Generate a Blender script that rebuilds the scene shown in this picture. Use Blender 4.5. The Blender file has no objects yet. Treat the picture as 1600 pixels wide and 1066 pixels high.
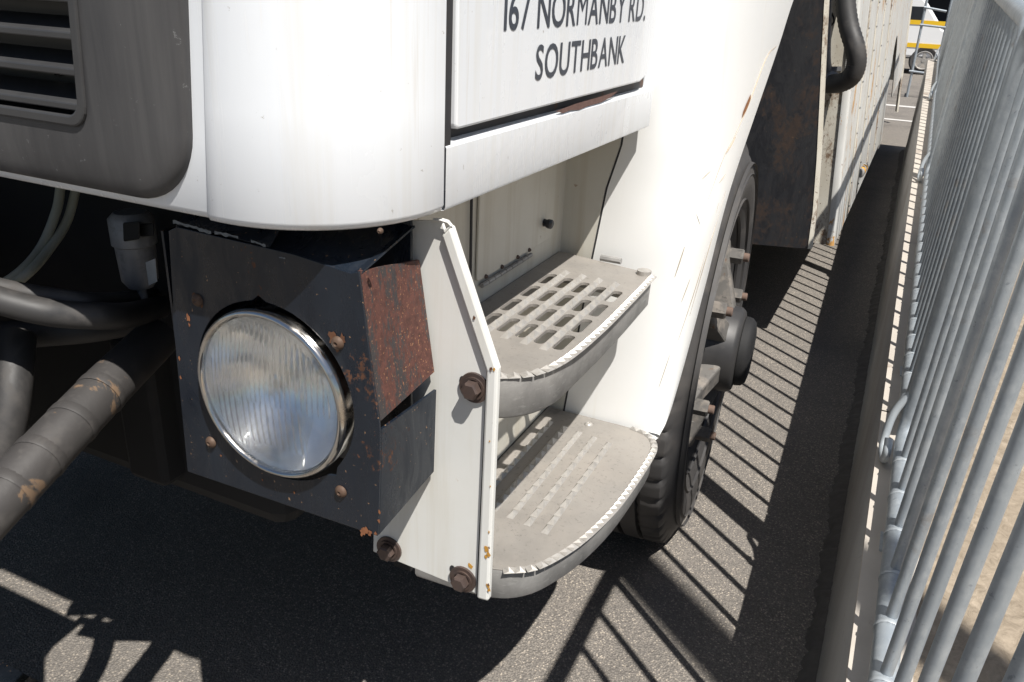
import bpy, bmesh, math, random
from mathutils import Vector, Matrix, Quaternion
random.seed(7)
R = math.radians
sc = bpy.context.scene
COL = sc.collection

# ------------------------------------------------------------------ camera
FPX = 1257.5                      # focal length in photo pixels (1600 wide)
PITCH, YAW, ROLL = R(23.31), R(23.91), R(3.01)
CAM = Vector((0, 0, 1.35))
fw = Vector((-math.sin(YAW)*math.cos(PITCH), math.cos(YAW)*math.cos(PITCH), -math.sin(PITCH)))
r0 = Vector((math.cos(YAW), math.sin(YAW), 0)); u0 = r0.cross(fw)
rt = r0*math.cos(ROLL) + u0*math.sin(ROLL); up = rt.cross(fw)
cam = bpy.data.cameras.new('camera'); camo = bpy.data.objects.new('camera', cam); COL.objects.link(camo)
M = Matrix((rt, up, -fw)).transposed().to_4x4(); M.translation = CAM
camo.matrix_world = M
cam.sensor_width = 36; cam.lens = 36*FPX/1600; cam.clip_start = 0.02; cam.clip_end = 500
sc.camera = camo

def on(px, py, ax, val):
    """photo pixel -> point where its ray meets the plane ax = val"""
    d = rt*((px-800)/FPX) - up*((py-533)/FPX) + fw
    i = 'xyz'.index(ax); t = (val-CAM[i])/d[i]
    return CAM + d*t

# ------------------------------------------------------------------ sky + sun
SUN_EL = R(60); SUN_AZ = Vector((0.788, -0.616, 0)).normalized()
w = bpy.data.worlds.new('World'); sc.world = w; w.use_nodes = True
nt = w.node_tree; bg = nt.nodes['Background']
sky = nt.nodes.new('ShaderNodeTexSky'); sky.sky_type = 'NISHITA'; sky.sun_disc = False
sky.sun_elevation = SUN_EL; sky.sun_rotation = math.atan2(SUN_AZ.x, SUN_AZ.y)
nt.links.new(sky.outputs[0], bg.inputs[0]); bg.inputs[1].default_value = 0.05
sun = bpy.data.lights.new('sun', 'SUN'); sun.energy = 5.0; sun.angle = R(0.53); sun.color = (1, .965, .91)
suno = bpy.data.objects.new('sun', sun); COL.objects.link(suno)
sdir = -(SUN_AZ*math.cos(SUN_EL) + Vector((0, 0, math.sin(SUN_EL))))
suno.rotation_mode = 'QUATERNION'; suno.rotation_quaternion = sdir.to_track_quat('-Z', 'Y')
suno.location = (6, -6, 12)
sc.view_settings.view_transform = 'Standard'; sc.view_settings.look = 'None'
sc.view_settings.exposure = 0.5; sc.view_settings.gamma = 1
sc.render.engine = 'CYCLES'
sc.cycles.use_denoising = True
sc.cycles.max_bounces = 10; sc.cycles.transmission_bounces = 8; sc.cycles.transparent_max_bounces = 12
sc.cycles.sample_clamp_indirect = 6

# ------------------------------------------------------------------ materials
MATS = {}
def nodes_of(name):
    m = bpy.data.materials.new(name); m.use_nodes = True
    return m, m.node_tree, m.node_tree.nodes['Principled BSDF']
def tex_noise(t, scale, detail=4, rough=.55, vec=None, dist=0.0):
    n = t.nodes.new('ShaderNodeTexNoise'); n.inputs['Scale'].default_value = scale
    n.inputs['Detail'].default_value = detail; n.inputs['Roughness'].default_value = rough
    n.inputs['Distortion'].default_value = dist
    if vec: t.links.new(vec, n.inputs['Vector'])
    return n.outputs['Fac']
def coords(t, scale=(1, 1, 1), loc=(0, 0, 0)):
    tc = t.nodes.new('ShaderNodeTexCoord'); mp = t.nodes.new('ShaderNodeMapping')
    mp.inputs['Scale'].default_value = scale; mp.inputs['Location'].default_value = loc
    t.links.new(tc.outputs['Object'], mp.inputs['Vector']); return mp.outputs[0]
def ramp(t, fac, a, b, ca=(0, 0, 0, 1), cb=(1, 1, 1, 1)):
    r = t.nodes.new('ShaderNodeValToRGB'); r.color_ramp.elements[0].position = a; r.color_ramp.elements[1].position = b
    r.color_ramp.elements[0].color = ca; r.color_ramp.elements[1].color = cb
    t.links.new(fac, r.inputs[0]); return r.outputs[0]
def mixc(t, fac, a, b, k=1.0):
    m = t.nodes.new('ShaderNodeMix'); m.data_type = 'RGBA'
    if k != 1.0:
        q = t.nodes.new('ShaderNodeMath'); q.operation = 'MULTIPLY'; q.inputs[1].default_value = k
        t.links.new(fac, q.inputs[0]); fac = q.outputs[0]
    t.links.new(fac, m.inputs[0])
    for s, v in ((6, a), (7, b)):
        if isinstance(v, tuple): m.inputs[s].default_value = v if len(v) == 4 else v+(1,)
        else: t.links.new(v, m.inputs[s])
    return m.outputs[2]
def mul(t, a, b):
    q = t.nodes.new('ShaderNodeMath'); q.operation = 'MULTIPLY'
    for i, v in enumerate((a, b)):
        if isinstance(v, float): q.inputs[i].default_value = v
        else: t.links.new(v, q.inputs[i])
    return q.outputs[0]
def bump(t, p, fac, strength=.2, dist=.002):
    b = t.nodes.new('ShaderNodeBump'); b.inputs['Strength'].default_value = strength
    b.inputs['Distance'].default_value = dist; t.links.new(fac, b.inputs['Height']); t.links.new(b.outputs[0], p.inputs['Normal'])
def mat(name, col, rough=.5, metal=0.0, var=.25, vscale=18, dark=None, layers=(), bmp=None, stretch=(1, 1, 1), coat=0, rvar=.12, spec=.5):
    """col + large soft variation towards `dark`; layers: (scale, lo, hi, colour, strength, stretch, rough|None)"""
    if name in MATS: return MATS[name]
    m, t, p = nodes_of(name)
    v = coords(t, stretch)
    dark = dark or tuple(c*.7 for c in col)
    n = tex_noise(t, vscale, 6, .6, v)
    c = mixc(t, ramp(t, n, .35, .75), tuple(col), tuple(dark), var)
    rr = t.nodes.new('ShaderNodeMath'); rr.operation = 'MULTIPLY_ADD'
    t.links.new(n, rr.inputs[0]); rr.inputs[1].default_value = rvar*2; rr.inputs[2].default_value = rough-rvar
    ro = rr.outputs[0]
    for L in layers:
        s, lo, hi, lc, k, st, lr = L
        f = ramp(t, tex_noise(t, s, 7, .65, coords(t, st, (s*.13, s*.37, s*.71)), .3), lo, hi)
        c = mixc(t, f, c, lc, k)
        if lr is not None:
            q = t.nodes.new('ShaderNodeMix'); q.data_type = 'FLOAT'
            t.links.new(f, q.inputs[0]); t.links.new(ro, q.inputs[2]); q.inputs[3].default_value = lr; ro = q.outputs[0]
    t.links.new(c, p.inputs['Base Color']); t.links.new(ro, p.inputs['Roughness'])
    p.inputs['Metallic'].default_value = metal; p.inputs['Coat Weight'].default_value = coat
    p.inputs['Specular IOR Level'].default_value = spec
    if bmp: bump(t, p, tex_noise(t, bmp[0], 5, .6, v), bmp[1], bmp[2])
    MATS[name] = m; return m

def mottled(name, col, dark, rust, light, patch, fine, lo, hi, rough=.45, st=(1, 1, .55), k=1.0, pits=.66, bmp=.2, pw=.55):
    """paint with rust: broad patches broken up by fine speckle, plus single light pits"""
    m, t, p = nodes_of(name); v = coords(t); vs = coords(t, st, (3.1, 1.7, .4))
    n0 = tex_noise(t, 9, 6, .6, coords(t, (1, 1, .4))); c = mixc(t, ramp(t, n0, .35, .7), col, dark)
    a = tex_noise(t, patch, 3, .5, vs, .6); b = tex_noise(t, fine, 6, .75, vs, .4)
    ad = t.nodes.new('ShaderNodeMath'); ad.operation = 'MULTIPLY_ADD'; t.links.new(a, ad.inputs[0]); ad.inputs[1].default_value = pw
    mb = t.nodes.new('ShaderNodeMath'); mb.operation = 'MULTIPLY'; t.links.new(b, mb.inputs[0]); mb.inputs[1].default_value = 1-pw
    t.links.new(mb.outputs[0], ad.inputs[2]); f = ramp(t, ad.outputs[0], lo, hi)
    rc = mixc(t, ramp(t, tex_noise(t, fine*.6, 4, .7, v), .4, .65), rust, tuple(x*.55 for x in rust))
    c = mixc(t, f, c, rc, k)
    pt = ramp(t, tex_noise(t, fine*1.5, 3, .6, v), pits, pits+.02)
    c = mixc(t, pt, c, light, .9)
    t.links.new(c, p.inputs['Base Color'])
    sm = ramp(t, tex_noise(t, 14, 8, .75, coords(t, (1.6, 1, .5)), 1.6), .42, .62, (rough-.1,)*3+(1,), (rough+.22,)*3+(1,))
    r = t.nodes.new('ShaderNodeMix'); r.data_type = 'FLOAT'; t.links.new(f, r.inputs[0]); t.links.new(sm, r.inputs[2]); r.inputs[3].default_value = .85
    t.links.new(r.outputs[0], p.inputs['Roughness']); bump(t, p, ad.outputs[0], bmp, .0015)
    MATS[name] = m; return m
STREAK = (26, 26, 1.3)
RUST = (.17, .055, .022); RUSTL = (.33, .15, .06); OCHRE = (.62, .33, .05)
W = mat('white_paint', (.785, .81, .84), .26, 0, .3, 5, (.69, .70, .70), [(1, .50, .72, (.58, .53, .42), .30, (40, 40, 1.1), .5), (1, .60, .72, (.45, .36, .24), .35, (75, 75, 2.0), .6), (90, .68, .72, (.28, .24, .2), .6, (1, 1, 1), None)], bmp=(7, .03, .003), coat=.3)
WD = mat('worn_white_paint', (.76, .76, .73), .36, 0, .4, 6, (.62, .60, .53), [(1, .5, .75, (.52, .46, .34), .4, STREAK, .5), (30, .70, .74, (.40, .24, .10), .7, (1, 1, 1), .8), (75, .70, .76, (.25, .2, .16), .5, (1, 1, .6), None)], bmp=(8, .08, .004))
GUARDW = mat('guard_white_paint', (.82, .82, .805), .34, 0, .3, 5, (.74, .73, .69), [(1, .58, .8, (.62, .56, .44), .3, STREAK, .5), (70, .70, .74, (.45, .38, .30), .5, (1, 1, 1), None)], bmp=(6, .05, .004))
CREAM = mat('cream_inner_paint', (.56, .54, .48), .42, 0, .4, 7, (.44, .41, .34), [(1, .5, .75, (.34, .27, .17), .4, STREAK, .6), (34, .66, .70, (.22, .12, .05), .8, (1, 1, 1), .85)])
BODYC = mottled('rusty_body_paint', (.60, .57, .50), (.46, .42, .34), (.16, .085, .040), (.10, .05, .03), 5, 70, .52, .60, .5, (1, 1, .6), .9, .66, .2)
BODYS = mottled('body_side_paint', (.60, .60, .58), (.48, .47, .44), (.50, .25, .045), (.16, .08, .04), 5, 40, .575, .59, .45, (1, 1, .6), .9, .68, .15)
PLASTIC = mat('faded_black_plastic', (.040, .040, .043), .46, 0, .8, 3, (.075, .073, .073), [(1, .42, .68, (.105, .101, .099), .7, (22, 22, 1.4), .62), (120, .66, .70, (.2, .2, .2), .6, (1, 1, 1), None)], bmp=(300, .06, .0006))
SLAT = mat('black_slat_plastic', (.040, .040, .042), .42, 0, .5, 20, (.06, .06, .06))
BLKST = mottled('black_steel', (.0055, .0085, .015), (.014, .020, .030), (.12, .050, .025), (.34, .20, .11), 7, 130, .605, .63, .32, (1, 1, .8), 1, .69, .10)
RUSTY = mottled('rusting_black_steel', (.030, .028, .030), (.050, .045, .045), (.115, .042, .030), (.32, .16, .08), 22, 230, .47, .505, .55, (1.4, 1.4, .32), .92, .64, .3, .45)
FLAPR = mottled('rusty_dark_sheet', (.012, .013, .017), (.022, .022, .024), (.070, .036, .018), (.10, .06, .03), 6, 60, .52, .60, .6, (1, 1, .7), .5, .70, .2)
ALU = mat('cast_aluminium', (.310, .290, .265), .50, .20, .8, 10, (.215, .200, .182), [(5, .42, .66, (.37, .335, .295), .6, (1, 1, 1), .6), (140, .57, .70, (.13, .12, .108), .6, (1, 1, 1), None), (22, .60, .70, (.17, .155, .138), .5, (1, .5, 1), .6)], bmp=(160, .35, .0010))
ALUS = mat('scuffed_aluminium_rim', (.36, .35, .335), .45, .12, .8, 22, (.22, .215, .205), [(9, .45, .65, (.17, .165, .16), .7, (1, 1, .5), .5), (60, .55, .7, (.46, .45, .43), .5, (1, 1, 3), .4)], bmp=(90, .3, .001))
ALUT = mat('worn_bright_aluminium', (.44, .42, .39), .36, .3, .8, 70, (.27, .25, .225))
GALV = mat('galvanised_steel', (.34, .375, .405), .42, .30, .8, 14, (.23, .262, .295), [(55, .48, .66, (.45, .48, .50), .55, (1, 1, .6), .45), (9, .60, .68, (.25, .21, .17), .5, (1, 1, 1), .8), (120, .62, .68, (.16, .17, .18), .5, (1, 1, 1), .7)], bmp=(170, .25, .0008))
GALVO = mat('weathered_galvanised_steel', (.42, .45, .47), .48, .25, .7, 12, (.30, .34, .38), [(30, .55, .7, (.26, .28, .30), .5, (1, 1, 1), .6)], bmp=(80, .2, .001))
RUBBER = mat('tyre_rubber', (.045, .043, .043), .60, 0, .6, 7, (.075, .070, .066), [(9, .5, .75, (.12, .105, .092), .5, (1, 1, 1), .85), (150, .68, .75, (.2, .18, .17), .6, (1, 1, 1), None)], bmp=(220, .1, .0008))
HOSE = mat('dusty_black_hose', (.030, .029, .029), .55, 0, .6, 9, (.050, .047, .045), [(14, .52, .70, (.095, .085, .077), .55, (1, 1, 1), .8)], bmp=(120, .15, .0008))
TAPE = mat('taped_tow_tube', (.050, .046, .044), .6, 0, .7, 8, (.034, .032, .031), [(16, .62, .66, (.20, .125, .07), .7, (1, 1.5, 1), .8), (30, .52, .66, (.085, .077, .07), .6, (1, 1, 1), .8)], bmp=(30, .35, .002))
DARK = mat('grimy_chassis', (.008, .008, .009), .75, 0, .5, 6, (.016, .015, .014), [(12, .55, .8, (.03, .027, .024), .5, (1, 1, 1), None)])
BOLT = mat('brown_bolt_steel', (.085, .065, .060), .45, .4, .6, 60, (.15, .095, .07))
SCREW = mat('rusty_screw', (.115, .075, .052), .65, .2, .8, 160, (.07, .035, .02))
WHEELM = mat('dusty_wheel_steel', (.13, .122, .112), .65, .05, .7, 14, (.075, .07, .066), [(16, .50, .62, (.27, .235, .20), .65, (1, 1, 1), .8), (30, .62, .66, (.15, .075, .035), .7, (1, 1, 1), .9), (60, .58, .66, (.03, .028, .026), .6, (1, 1, 1), .5)])
WHEELD = mat('dark_wheel_steel', (.035, .034, .035), .5, .1, .7, 12, (.06, .056, .052), [(20, .6, .75, (.13, .115, .10), .5, (1, 1, 1), .7)])
INK = mat('sign_ink', (.040, .048, .065), .4, 0, .3, 60, (.09, .10, .115))
GAP = mat('gap_shade_and_rust', (.022, .024, .028), .6, 0, .4, 40, (.05, .04, .035), [(26, .58, .66, (.16, .085, .05), .7, (1, 1, 1), .9)])  # shade of gaps and grooves put into a dark colour, plus rust spots
CHROME = mat('worn_chrome', (.66, .65, .63), .14, 1.0, .5, 14, (.55, .50, .44), [(12, .52, .66, (.36, .27, .19), .55, (1, 1, 1), .45)])
CHIP = mat('ochre_primer_chip', OCHRE, .7, 0, .6, 120, (.34, .13, .03))
CANM = mat('grey_cast_canister', (.27, .27, .28), .45, .25, .6, 18, (.16, .16, .16), [(40, .55, .68, (.10, .095, .09), .5, (1, 1, 1), .7)], bmp=(130, .3, .001))
LABELM = mat('paper_label', (.42, .42, .41), .6, 0, .5, 40, (.2, .2, .2))
TUBEW = mat('yellowed_plastic_tube', (.46, .45, .38), .4, 0, .5, 14, (.33, .33, .2), [(12, .6, .68, (.36, .40, .10), .6, (1, 1, 1), None)])
WALLM = mat('retaining_wall_concrete', (.37, .36, .345), .75, 0, .6, 4, (.26, .245, .23), [(1, .5, .75, (.22, .175, .135), .5, (9, 1.2, 3), None), (40, .60, .72, (.16, .14, .12), .5, (1, 1, 1), None)], bmp=(60, .25, .003))
COPEM = mat('coping_concrete', (.46, .42, .37), .8, 0, .6, 6, (.34, .30, .26), [(5, .60, .66, (.20, .14, .105), .7, (1, 1, 1), None)], bmp=(90, .3, .002))
GUNM = mat('kerb_mortar', (.11, .10, .09), .9, 0, .6, 30, (.06, .055, .05), bmp=(50, .6, .006))
GLASSD = mat('dark_glass', (.02, .024, .03), .06, 0, .1, 10, (.03, .03, .035), rvar=.03)
VANW = mat('van_white', (.80, .80, .80), .3, 0, .2, 2, (.68, .68, .66))
YEL = mat('yellow_stripe', (.80, .50, .02), .4, 0, .3, 3, (.62, .36, .02))
BROWN = mat('brown_wagon_paint', (.115, .045, .030), .5, 0, .6, 4, (.07, .03, .022))
BLDG = mat('dark_shed_cladding', (.045, .055, .085), .6, 0, .4, .6, (.03, .036, .055))
LINEM = mat('road_line_paint', (.62, .60, .57), .7, 0, .5, 9, (.42, .40, .37))

def asphalt():
    m, t, p = nodes_of('asphalt'); v = coords(t)
    vo = t.nodes.new('ShaderNodeTexVoronoi'); vo.inputs['Scale'].default_value = 240; t.links.new(v, vo.inputs['Vector'])
    sep = t.nodes.new('ShaderNodeSeparateColor'); t.links.new(vo.outputs['Color'], sep.inputs[0])
    c = mixc(t, sep.outputs[0], (.175, .158, .140), (.275, .245, .212))
    c = mixc(t, ramp(t, sep.outputs[1], .86, .90), c, (.46, .40, .33))
    c = mixc(t, ramp(t, vo.outputs['Distance'], .35, .65), c, (.10, .092, .084), .65)
    c = mixc(t, ramp(t, tex_noise(t, 3.5, 6, .6, v), .45, .75), c, (.17, .155, .14), .45)
    c = mixc(t, ramp(t, tex_noise(t, 34, 4, .6, v), .68, .74), c, (.09, .083, .077), .6)
    c = mixc(t, ramp(t, tex_noise(t, 1.3, 5, .65, v, .6), .52, .70), c, (.085, .078, .07), .55)
    c = mixc(t, ramp(t, tex_noise(t, 8, 6, .7, coords(t, (1, 1, 1), (5, 2, 0))), .60, .72), c, (.30, .265, .225), .4)
    t.links.new(c, p.inputs['Base Color']); p.inputs['Roughness'].default_value = .82
    bump(t, p, vo.outputs['Distance'], .7, .004)
    return m
ASPH = asphalt()
def drygrass():
    m, t, p = nodes_of('dry_ground'); v = coords(t, (1, 1, 1))
    a = tex_noise(t, 45, 8, .7, v, .8); b = tex_noise(t, 6, 5, .6, v)
    c = mixc(t, ramp(t, a, .3, .7), (.17, .135, .095), (.40, .33, .25))
    c = mixc(t, ramp(t, b, .4, .7), c, (.25, .20, .145), .5)
    t.links.new(c, p.inputs['Base Color']); p.inputs['Roughness'].default_value = .9
    bump(t, p, a, .8, .006); return m
DRY = drygrass()
def lens_glass():
    m = bpy.data.materials.new('fluted_glass'); m.use_nodes = True; t = m.node_tree
    for n in list(t.nodes):
        if n.type != 'OUTPUT_MATERIAL': t.nodes.remove(n)
    out = t.nodes['Material Output']
    g = t.nodes.new('ShaderNodeBsdfGlass'); g.inputs['IOR'].default_value = 1.45; g.inputs['Roughness'].default_value = .0
    g.inputs['Color'].default_value = (.995, 1, .998, 1)
    tr = t.nodes.new('ShaderNodeBsdfTransparent'); tr.inputs[0].default_value = (.995, 1, .998, 1)
    mx = t.nodes.new('ShaderNodeMixShader'); mx.inputs[0].default_value = .22
    t.links.new(g.outputs[0], mx.inputs[1]); t.links.new(tr.outputs[0], mx.inputs[2]); t.links.new(mx.outputs[0], out.inputs[0])
    return m
LENS = lens_glass()
def silvered():
    m = bpy.data.materials.new('silvered_reflector'); m.use_nodes = True; t = m.node_tree; p = t.nodes['Principled BSDF']
    for q in ('Base Color',): p.inputs[q].default_value = (.95, .96, .97, 1)
    p.inputs['Metallic'].default_value = 1; p.inputs['Roughness'].default_value = .05
    g = t.nodes.new('ShaderNodeBsdfAnisotropic'); g.inputs['Color'].default_value = (.93, .94, .95, 1); g.inputs['Roughness'].default_value = .30
    mx = t.nodes.new('ShaderNodeMixShader'); mx.inputs[0].default_value = .22
    t.links.new(p.outputs[0], mx.inputs[1]); t.links.new(g.outputs[0], mx.inputs[2]); t.links.new(mx.outputs[0], t.nodes['Material Output'].inputs[0])
    return m
REFL = silvered()

# ------------------------------------------------------------------ mesh helpers
class MB:
    def __init__(s): s.v = []; s.f = []
    def add(s, vs, fs):
        k = len(s.v); s.v += [tuple(p) for p in vs]; s.f += [tuple(i+k for i in f) for f in fs]; return s
    def box(s, a, b):
        x0, y0, z0 = (min(p) for p in zip(a, b)); x1, y1, z1 = (max(p) for p in zip(a, b))
        return s.add([(x0, y0, z0), (x1, y0, z0), (x1, y1, z0), (x0, y1, z0), (x0, y0, z1), (x1, y0, z1), (x1, y1, z1), (x0, y1, z1)],
                     [(0, 3, 2, 1), (4, 5, 6, 7), (0, 1, 5, 4), (1, 2, 6, 5), (2, 3, 7, 6), (3, 0, 4, 7)])
    def hexa(s, lo, hi):
        return s.add(list(lo)+list(hi), [(0, 3, 2, 1), (4, 5, 6, 7), (0, 1, 5, 4), (1, 2, 6, 5), (2, 3, 7, 6), (3, 0, 4, 7)])
    def tube(s, pts, r, n=12, cap=True):
        pts = [Vector(p) for p in pts]; rr = r if isinstance(r, (list, tuple)) else [r]*len(pts)
        rings = []; prev = None
        for i, p in enumerate(pts):
            d = (pts[min(i+1, len(pts)-1)]-pts[max(i-1, 0)]).normalized()
            if prev is None:
                a = d.cross(Vector((0, 0, 1)))
                if a.length < .05: a = d.cross(Vector((1, 0, 0)))
            else: a = prev - d*prev.dot(d)
            a.normalize(); prev = a; b = d.cross(a)
            rings.append([p+(a*math.cos(2*math.pi*k/n)+b*math.sin(2*math.pi*k/n))*rr[i] for k in range(n)])
        vs = [q for rg in rings for q in rg]; fs = []
        for i in range(len(pts)-1):
            for k in range(n):
                fs.append((i*n+k, i*n+(k+1) % n, (i+1)*n+(k+1) % n, (i+1)*n+k))
        if cap: fs.append(tuple(reversed(range(n)))); fs.append(tuple((len(pts)-1)*n+k for k in range(n)))
        return s.add(vs, fs)
    def lathe(s, prof, c, axis, n=32, mod=None):
        """prof: (along, radius) pairs, around `axis` through c"""
        ax = Vector(axis).normalized(); a = ax.cross(Vector((0, 0, 1)))
        if a.length < .05: a = ax.cross(Vector((1, 0, 0)))
        a.normalize(); b = ax.cross(a); c = Vector(c); m = len(prof); vs = []; fs = []
        for k in range(n):
            th = 2*math.pi*k/n
            for j, (h, r) in enumerate(prof):
                if mod: h, r = mod(j, k, h, r)
                vs.append(c+ax*h+(a*math.cos(th)+b*math.sin(th))*r)
        for k in range(n):
            for j in range(m-1):
                k2 = (k+1) % n
                fs.append((k*m+j, k*m+j+1, k2*m+j+1, k2*m+j))
        return s.add(vs, fs)
    def grid(s, rows):
        n = len(rows[0]); vs = [p for r_ in rows for p in r_]
        return s.add(vs, [(i*n+j, i*n+j+1, (i+1)*n+j+1, (i+1)*n+j) for i in range(len(rows)-1) for j in range(n-1)])
    def obj(s, name, m, parent=None, smooth=None, bevel=None, solid=None, **kw):
        me = bpy.data.meshes.new(name); off = parent_base(parent)
        me.from_pydata([tuple(Vector(p)-off) for p in s.v], [], s.f); me.update()
        bm = bmesh.new(); bm.from_mesh(me); bmesh.ops.recalc_face_normals(bm, faces=bm.faces); bm.to_mesh(me); bm.free()
        return finish(me, name, m, parent, smooth, bevel, solid, **kw)
BASE = {}
def parent_base(parent):
    return BASE.get(parent, Vector((0, 0, 0))) if parent else Vector((0, 0, 0))
def finish(me, name, m, parent, smooth=None, bevel=None, solid=None, label=None, cat=None, group=None, kind=None):
    o = bpy.data.objects.new(name, me); COL.objects.link(o)
    if m: me.materials.append(m)
    if parent: o.parent = parent; BASE[o] = BASE[parent]
    if solid:
        q = o.modifiers.new('solid', 'SOLIDIFY'); q.thickness = solid; q.offset = -1
    if bevel:
        q = o.modifiers.new('bevel', 'BEVEL'); q.width = bevel; q.segments = 2; q.limit_method = 'ANGLE'; q.angle_limit = R(35)
    if smooth is not None:
        me.shade_smooth() if smooth >= 180 else me.set_sharp_from_angle(angle=R(smooth))
        if smooth < 180: me.polygons.foreach_set('use_smooth', [True]*len(me.polygons))
    tag(o, label, cat, group, kind); return o
def tag(o, label=None, cat=None, group=None, kind=None):
    for k, v in (('label', label), ('category', cat), ('group', group), ('kind', kind)):
        if v: o[k] = v
    return o
def thing(name, loc, label, cat, group=None):
    o = bpy.data.objects.new(name, None); COL.objects.link(o); o.location = loc; o.empty_display_size = .1
    BASE[o] = Vector(loc); tag(o, label, cat, group); return o
def plate(name, outline, holes, th, fn, m, parent, bevel=None, smooth=None, label=None):
    """flat plate from a 2-D outline with holes; fn(u, v, w) -> world point, w = 0 .. th"""
    bm = bmesh.new(); edges = []
    for loop in [outline]+list(holes):
        vs = [bm.verts.new((u, v, 0)) for u, v in loop]
        edges += [bm.edges.new((vs[i], vs[(i+1) % len(vs)])) for i in range(len(vs))]
    bmesh.ops.triangle_fill(bm, use_beauty=True, use_dissolve=False, edges=edges, normal=(0, 0, 1))
    g = bmesh.ops.extrude_face_region(bm, geom=list(bm.faces))
    bmesh.ops.translate(bm, verts=[e for e in g['geom'] if isinstance(e, bmesh.types.BMVert)], vec=(0, 0, th))
    off = parent_base(parent)
    for v in bm.verts: v.co = Vector(fn(*v.co))-off
    bmesh.ops.recalc_face_normals(bm, faces=bm.faces)
    me = bpy.data.meshes.new(name); bm.to_mesh(me); bm.free()
    return finish(me, name, m, parent, smooth, bevel, label=label)
def rrect(u0, u1, v0, v1, r, n=6):
    pts = []
    for cx, cy, a in ((u1-r, v1-r, 0), (u0+r, v1-r, 90), (u0+r, v0+r, 180), (u1-r, v0+r, 270)):
        pts += [(cx+r*math.cos(R(a+90*k/n)), cy+r*math.sin(R(a+90*k/n))) for k in range(n+1)]
    return pts
def circle(cu, cv, r, n=48): return [(cu+r*math.cos(2*math.pi*k/n), cv+r*math.sin(2*math.pi*k/n)) for k in range(n)]
def spline(pts, n=8):
    pts = [Vector(p) for p in pts]; out = []
    P = [pts[0]*2-pts[1]]+pts+[pts[-1]*2-pts[-2]]
    for i in range(1, len(P)-2):
        for k in range(n):
            t = k/n; a, b, c, d = P[i-1:i+3]
            out.append(.5*((2*b)+(c-a)*t+(2*a-5*b+4*c-d)*t*t+(3*b-a-3*c+d)*t**3))
    out.append(pts[-1]); return out
def hexbolt(parent, c, ax, r=.010, h=.010, wr=.019, m=None, name='bolt'):
    c = Vector(c); ax = Vector(ax).normalized(); b = MB()
    b.lathe([(0, .0001), (0, wr), (.003, wr), (.003, .0001)], c, ax, 24)
    b.lathe([(.003, r*1.25), (.005, r*1.25), (.005, r*1.0)], c, ax, 24)
    b.lathe([(.005, r), (.005+h*.85, r), (.005+h, r*.8), (.005+h, .0001)], c, ax, 6)
    return b.obj(name, m or BOLT, parent, smooth=30)
def screw(parent, c, ax, r=.006, m=None):
    c = Vector(c); b = MB(); ax = Vector(ax)
    b.lathe([(0, r*1.05), (.0015, r), (.0035, r*.75), (.0045, r*.35), (.0036, r*.2), (.003, .0001)], c, ax, 16)
    return b.obj('screw', m or SCREW, parent, smooth=40)

# ------------------------------------------------------------------ ground
g = MB().grid([[(x, y, 0) for x in (-60, -20, -8, -3, 0, 3, 60)] for y in (-40, -10, -2, 2, 6, 12, 40, 120)]).obj('asphalt_ground', ASPH, kind='structure')
# wall + fence follow a line that climbs gently and swings a little outward
def FX(y): return .158 + .0150*(y-1.2)
def FZ(y): return .440 + .060*(y-1.2)
YA, YB = -2.2, 9.7
def upper(y): return FZ(y)-.012
ys = [YA+(YB-YA)*k/24 for k in range(25)]
MB().grid([[(x, y, upper(y)-.004+.0*x) for x in (FX(y)+.045, .8, 2, 5, 12)] for y in ys]).obj('upper_ground', DRY, kind='structure')

# ------------------------------------------------------------------ retaining wall
wall = thing('retaining_wall', (.13, 1.2, 0), 'low grey brown concrete retaining wall carrying the galvanised barriers', 'wall')
def wx(y): return .106 + .0085*(y-1.2)
m_ = MB(); n_ = 40; rows = []
for k in range(n_+1):
    y = YA+(YB-YA)*k/n_; x = wx(y); t = upper(y)
    rows.append([(x-.012, y, -.02), (x-.004, y, .10), (x, y, t-.020), (x+.010, y, t-.006), (FX(y)+.05, y, t-.006), (FX(y)+.05, y, -.02)])
m_.grid(rows).obj('wall_face', WALLM, wall, smooth=40)
MB().box((wx(YB)+.004, YB, -.02), (12, YB+.06, upper(YB)-.002)).obj('end_face', WALLM, wall)
L0 = YA
while L0 < YB-.2:                       # coping strips end to end with fine joints
    L1 = min(L0+1.38, YB)
    q = MB().grid([[(wx(y)+.006, y, upper(y)-.006), (wx(y)+.006, y, upper(y)+.004), (FX(y)+.046, y, upper(y)+.004), (FX(y)+.046, y, upper(y)-.006)] for y in (L0+.003, (L0+L1)/2, L1-.003)])
    q.obj('coping', COPEM, wall); L0 = L1
rows = []
jj = 0.0
for k in range(801):
    y = YA+(YB-YA)*k/800; jj = max(-.016, min(.016, jj*.9+random.uniform(-.006, .006))); j = jj+random.uniform(-.004, .004); h = .018+jj*.5+random.uniform(-.005, .007)
    rows.append([(wx(y)-.045+j, y, -.004), (wx(y)-.030+j*.5, y, h), (wx(y)-.004, y, h+.012), (wx(y)+.01, y, h+.01)])
MB().grid(rows).obj('mortar_fillet', GUNM, wall, smooth=60, label='rough crumbling mortar edge along the foot of the wall')

# ------------------------------------------------------------------ truck
truck = thing('white_truck', (-1.63, 2.0, 0), 'worn white cab-over truck with boxed round headlight and aluminium cab steps', 'truck')
XS = -.380                                      # cab side
YF = .522                                       # cab front
ZL = 1.150                                      # lower lip of the cab

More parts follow.
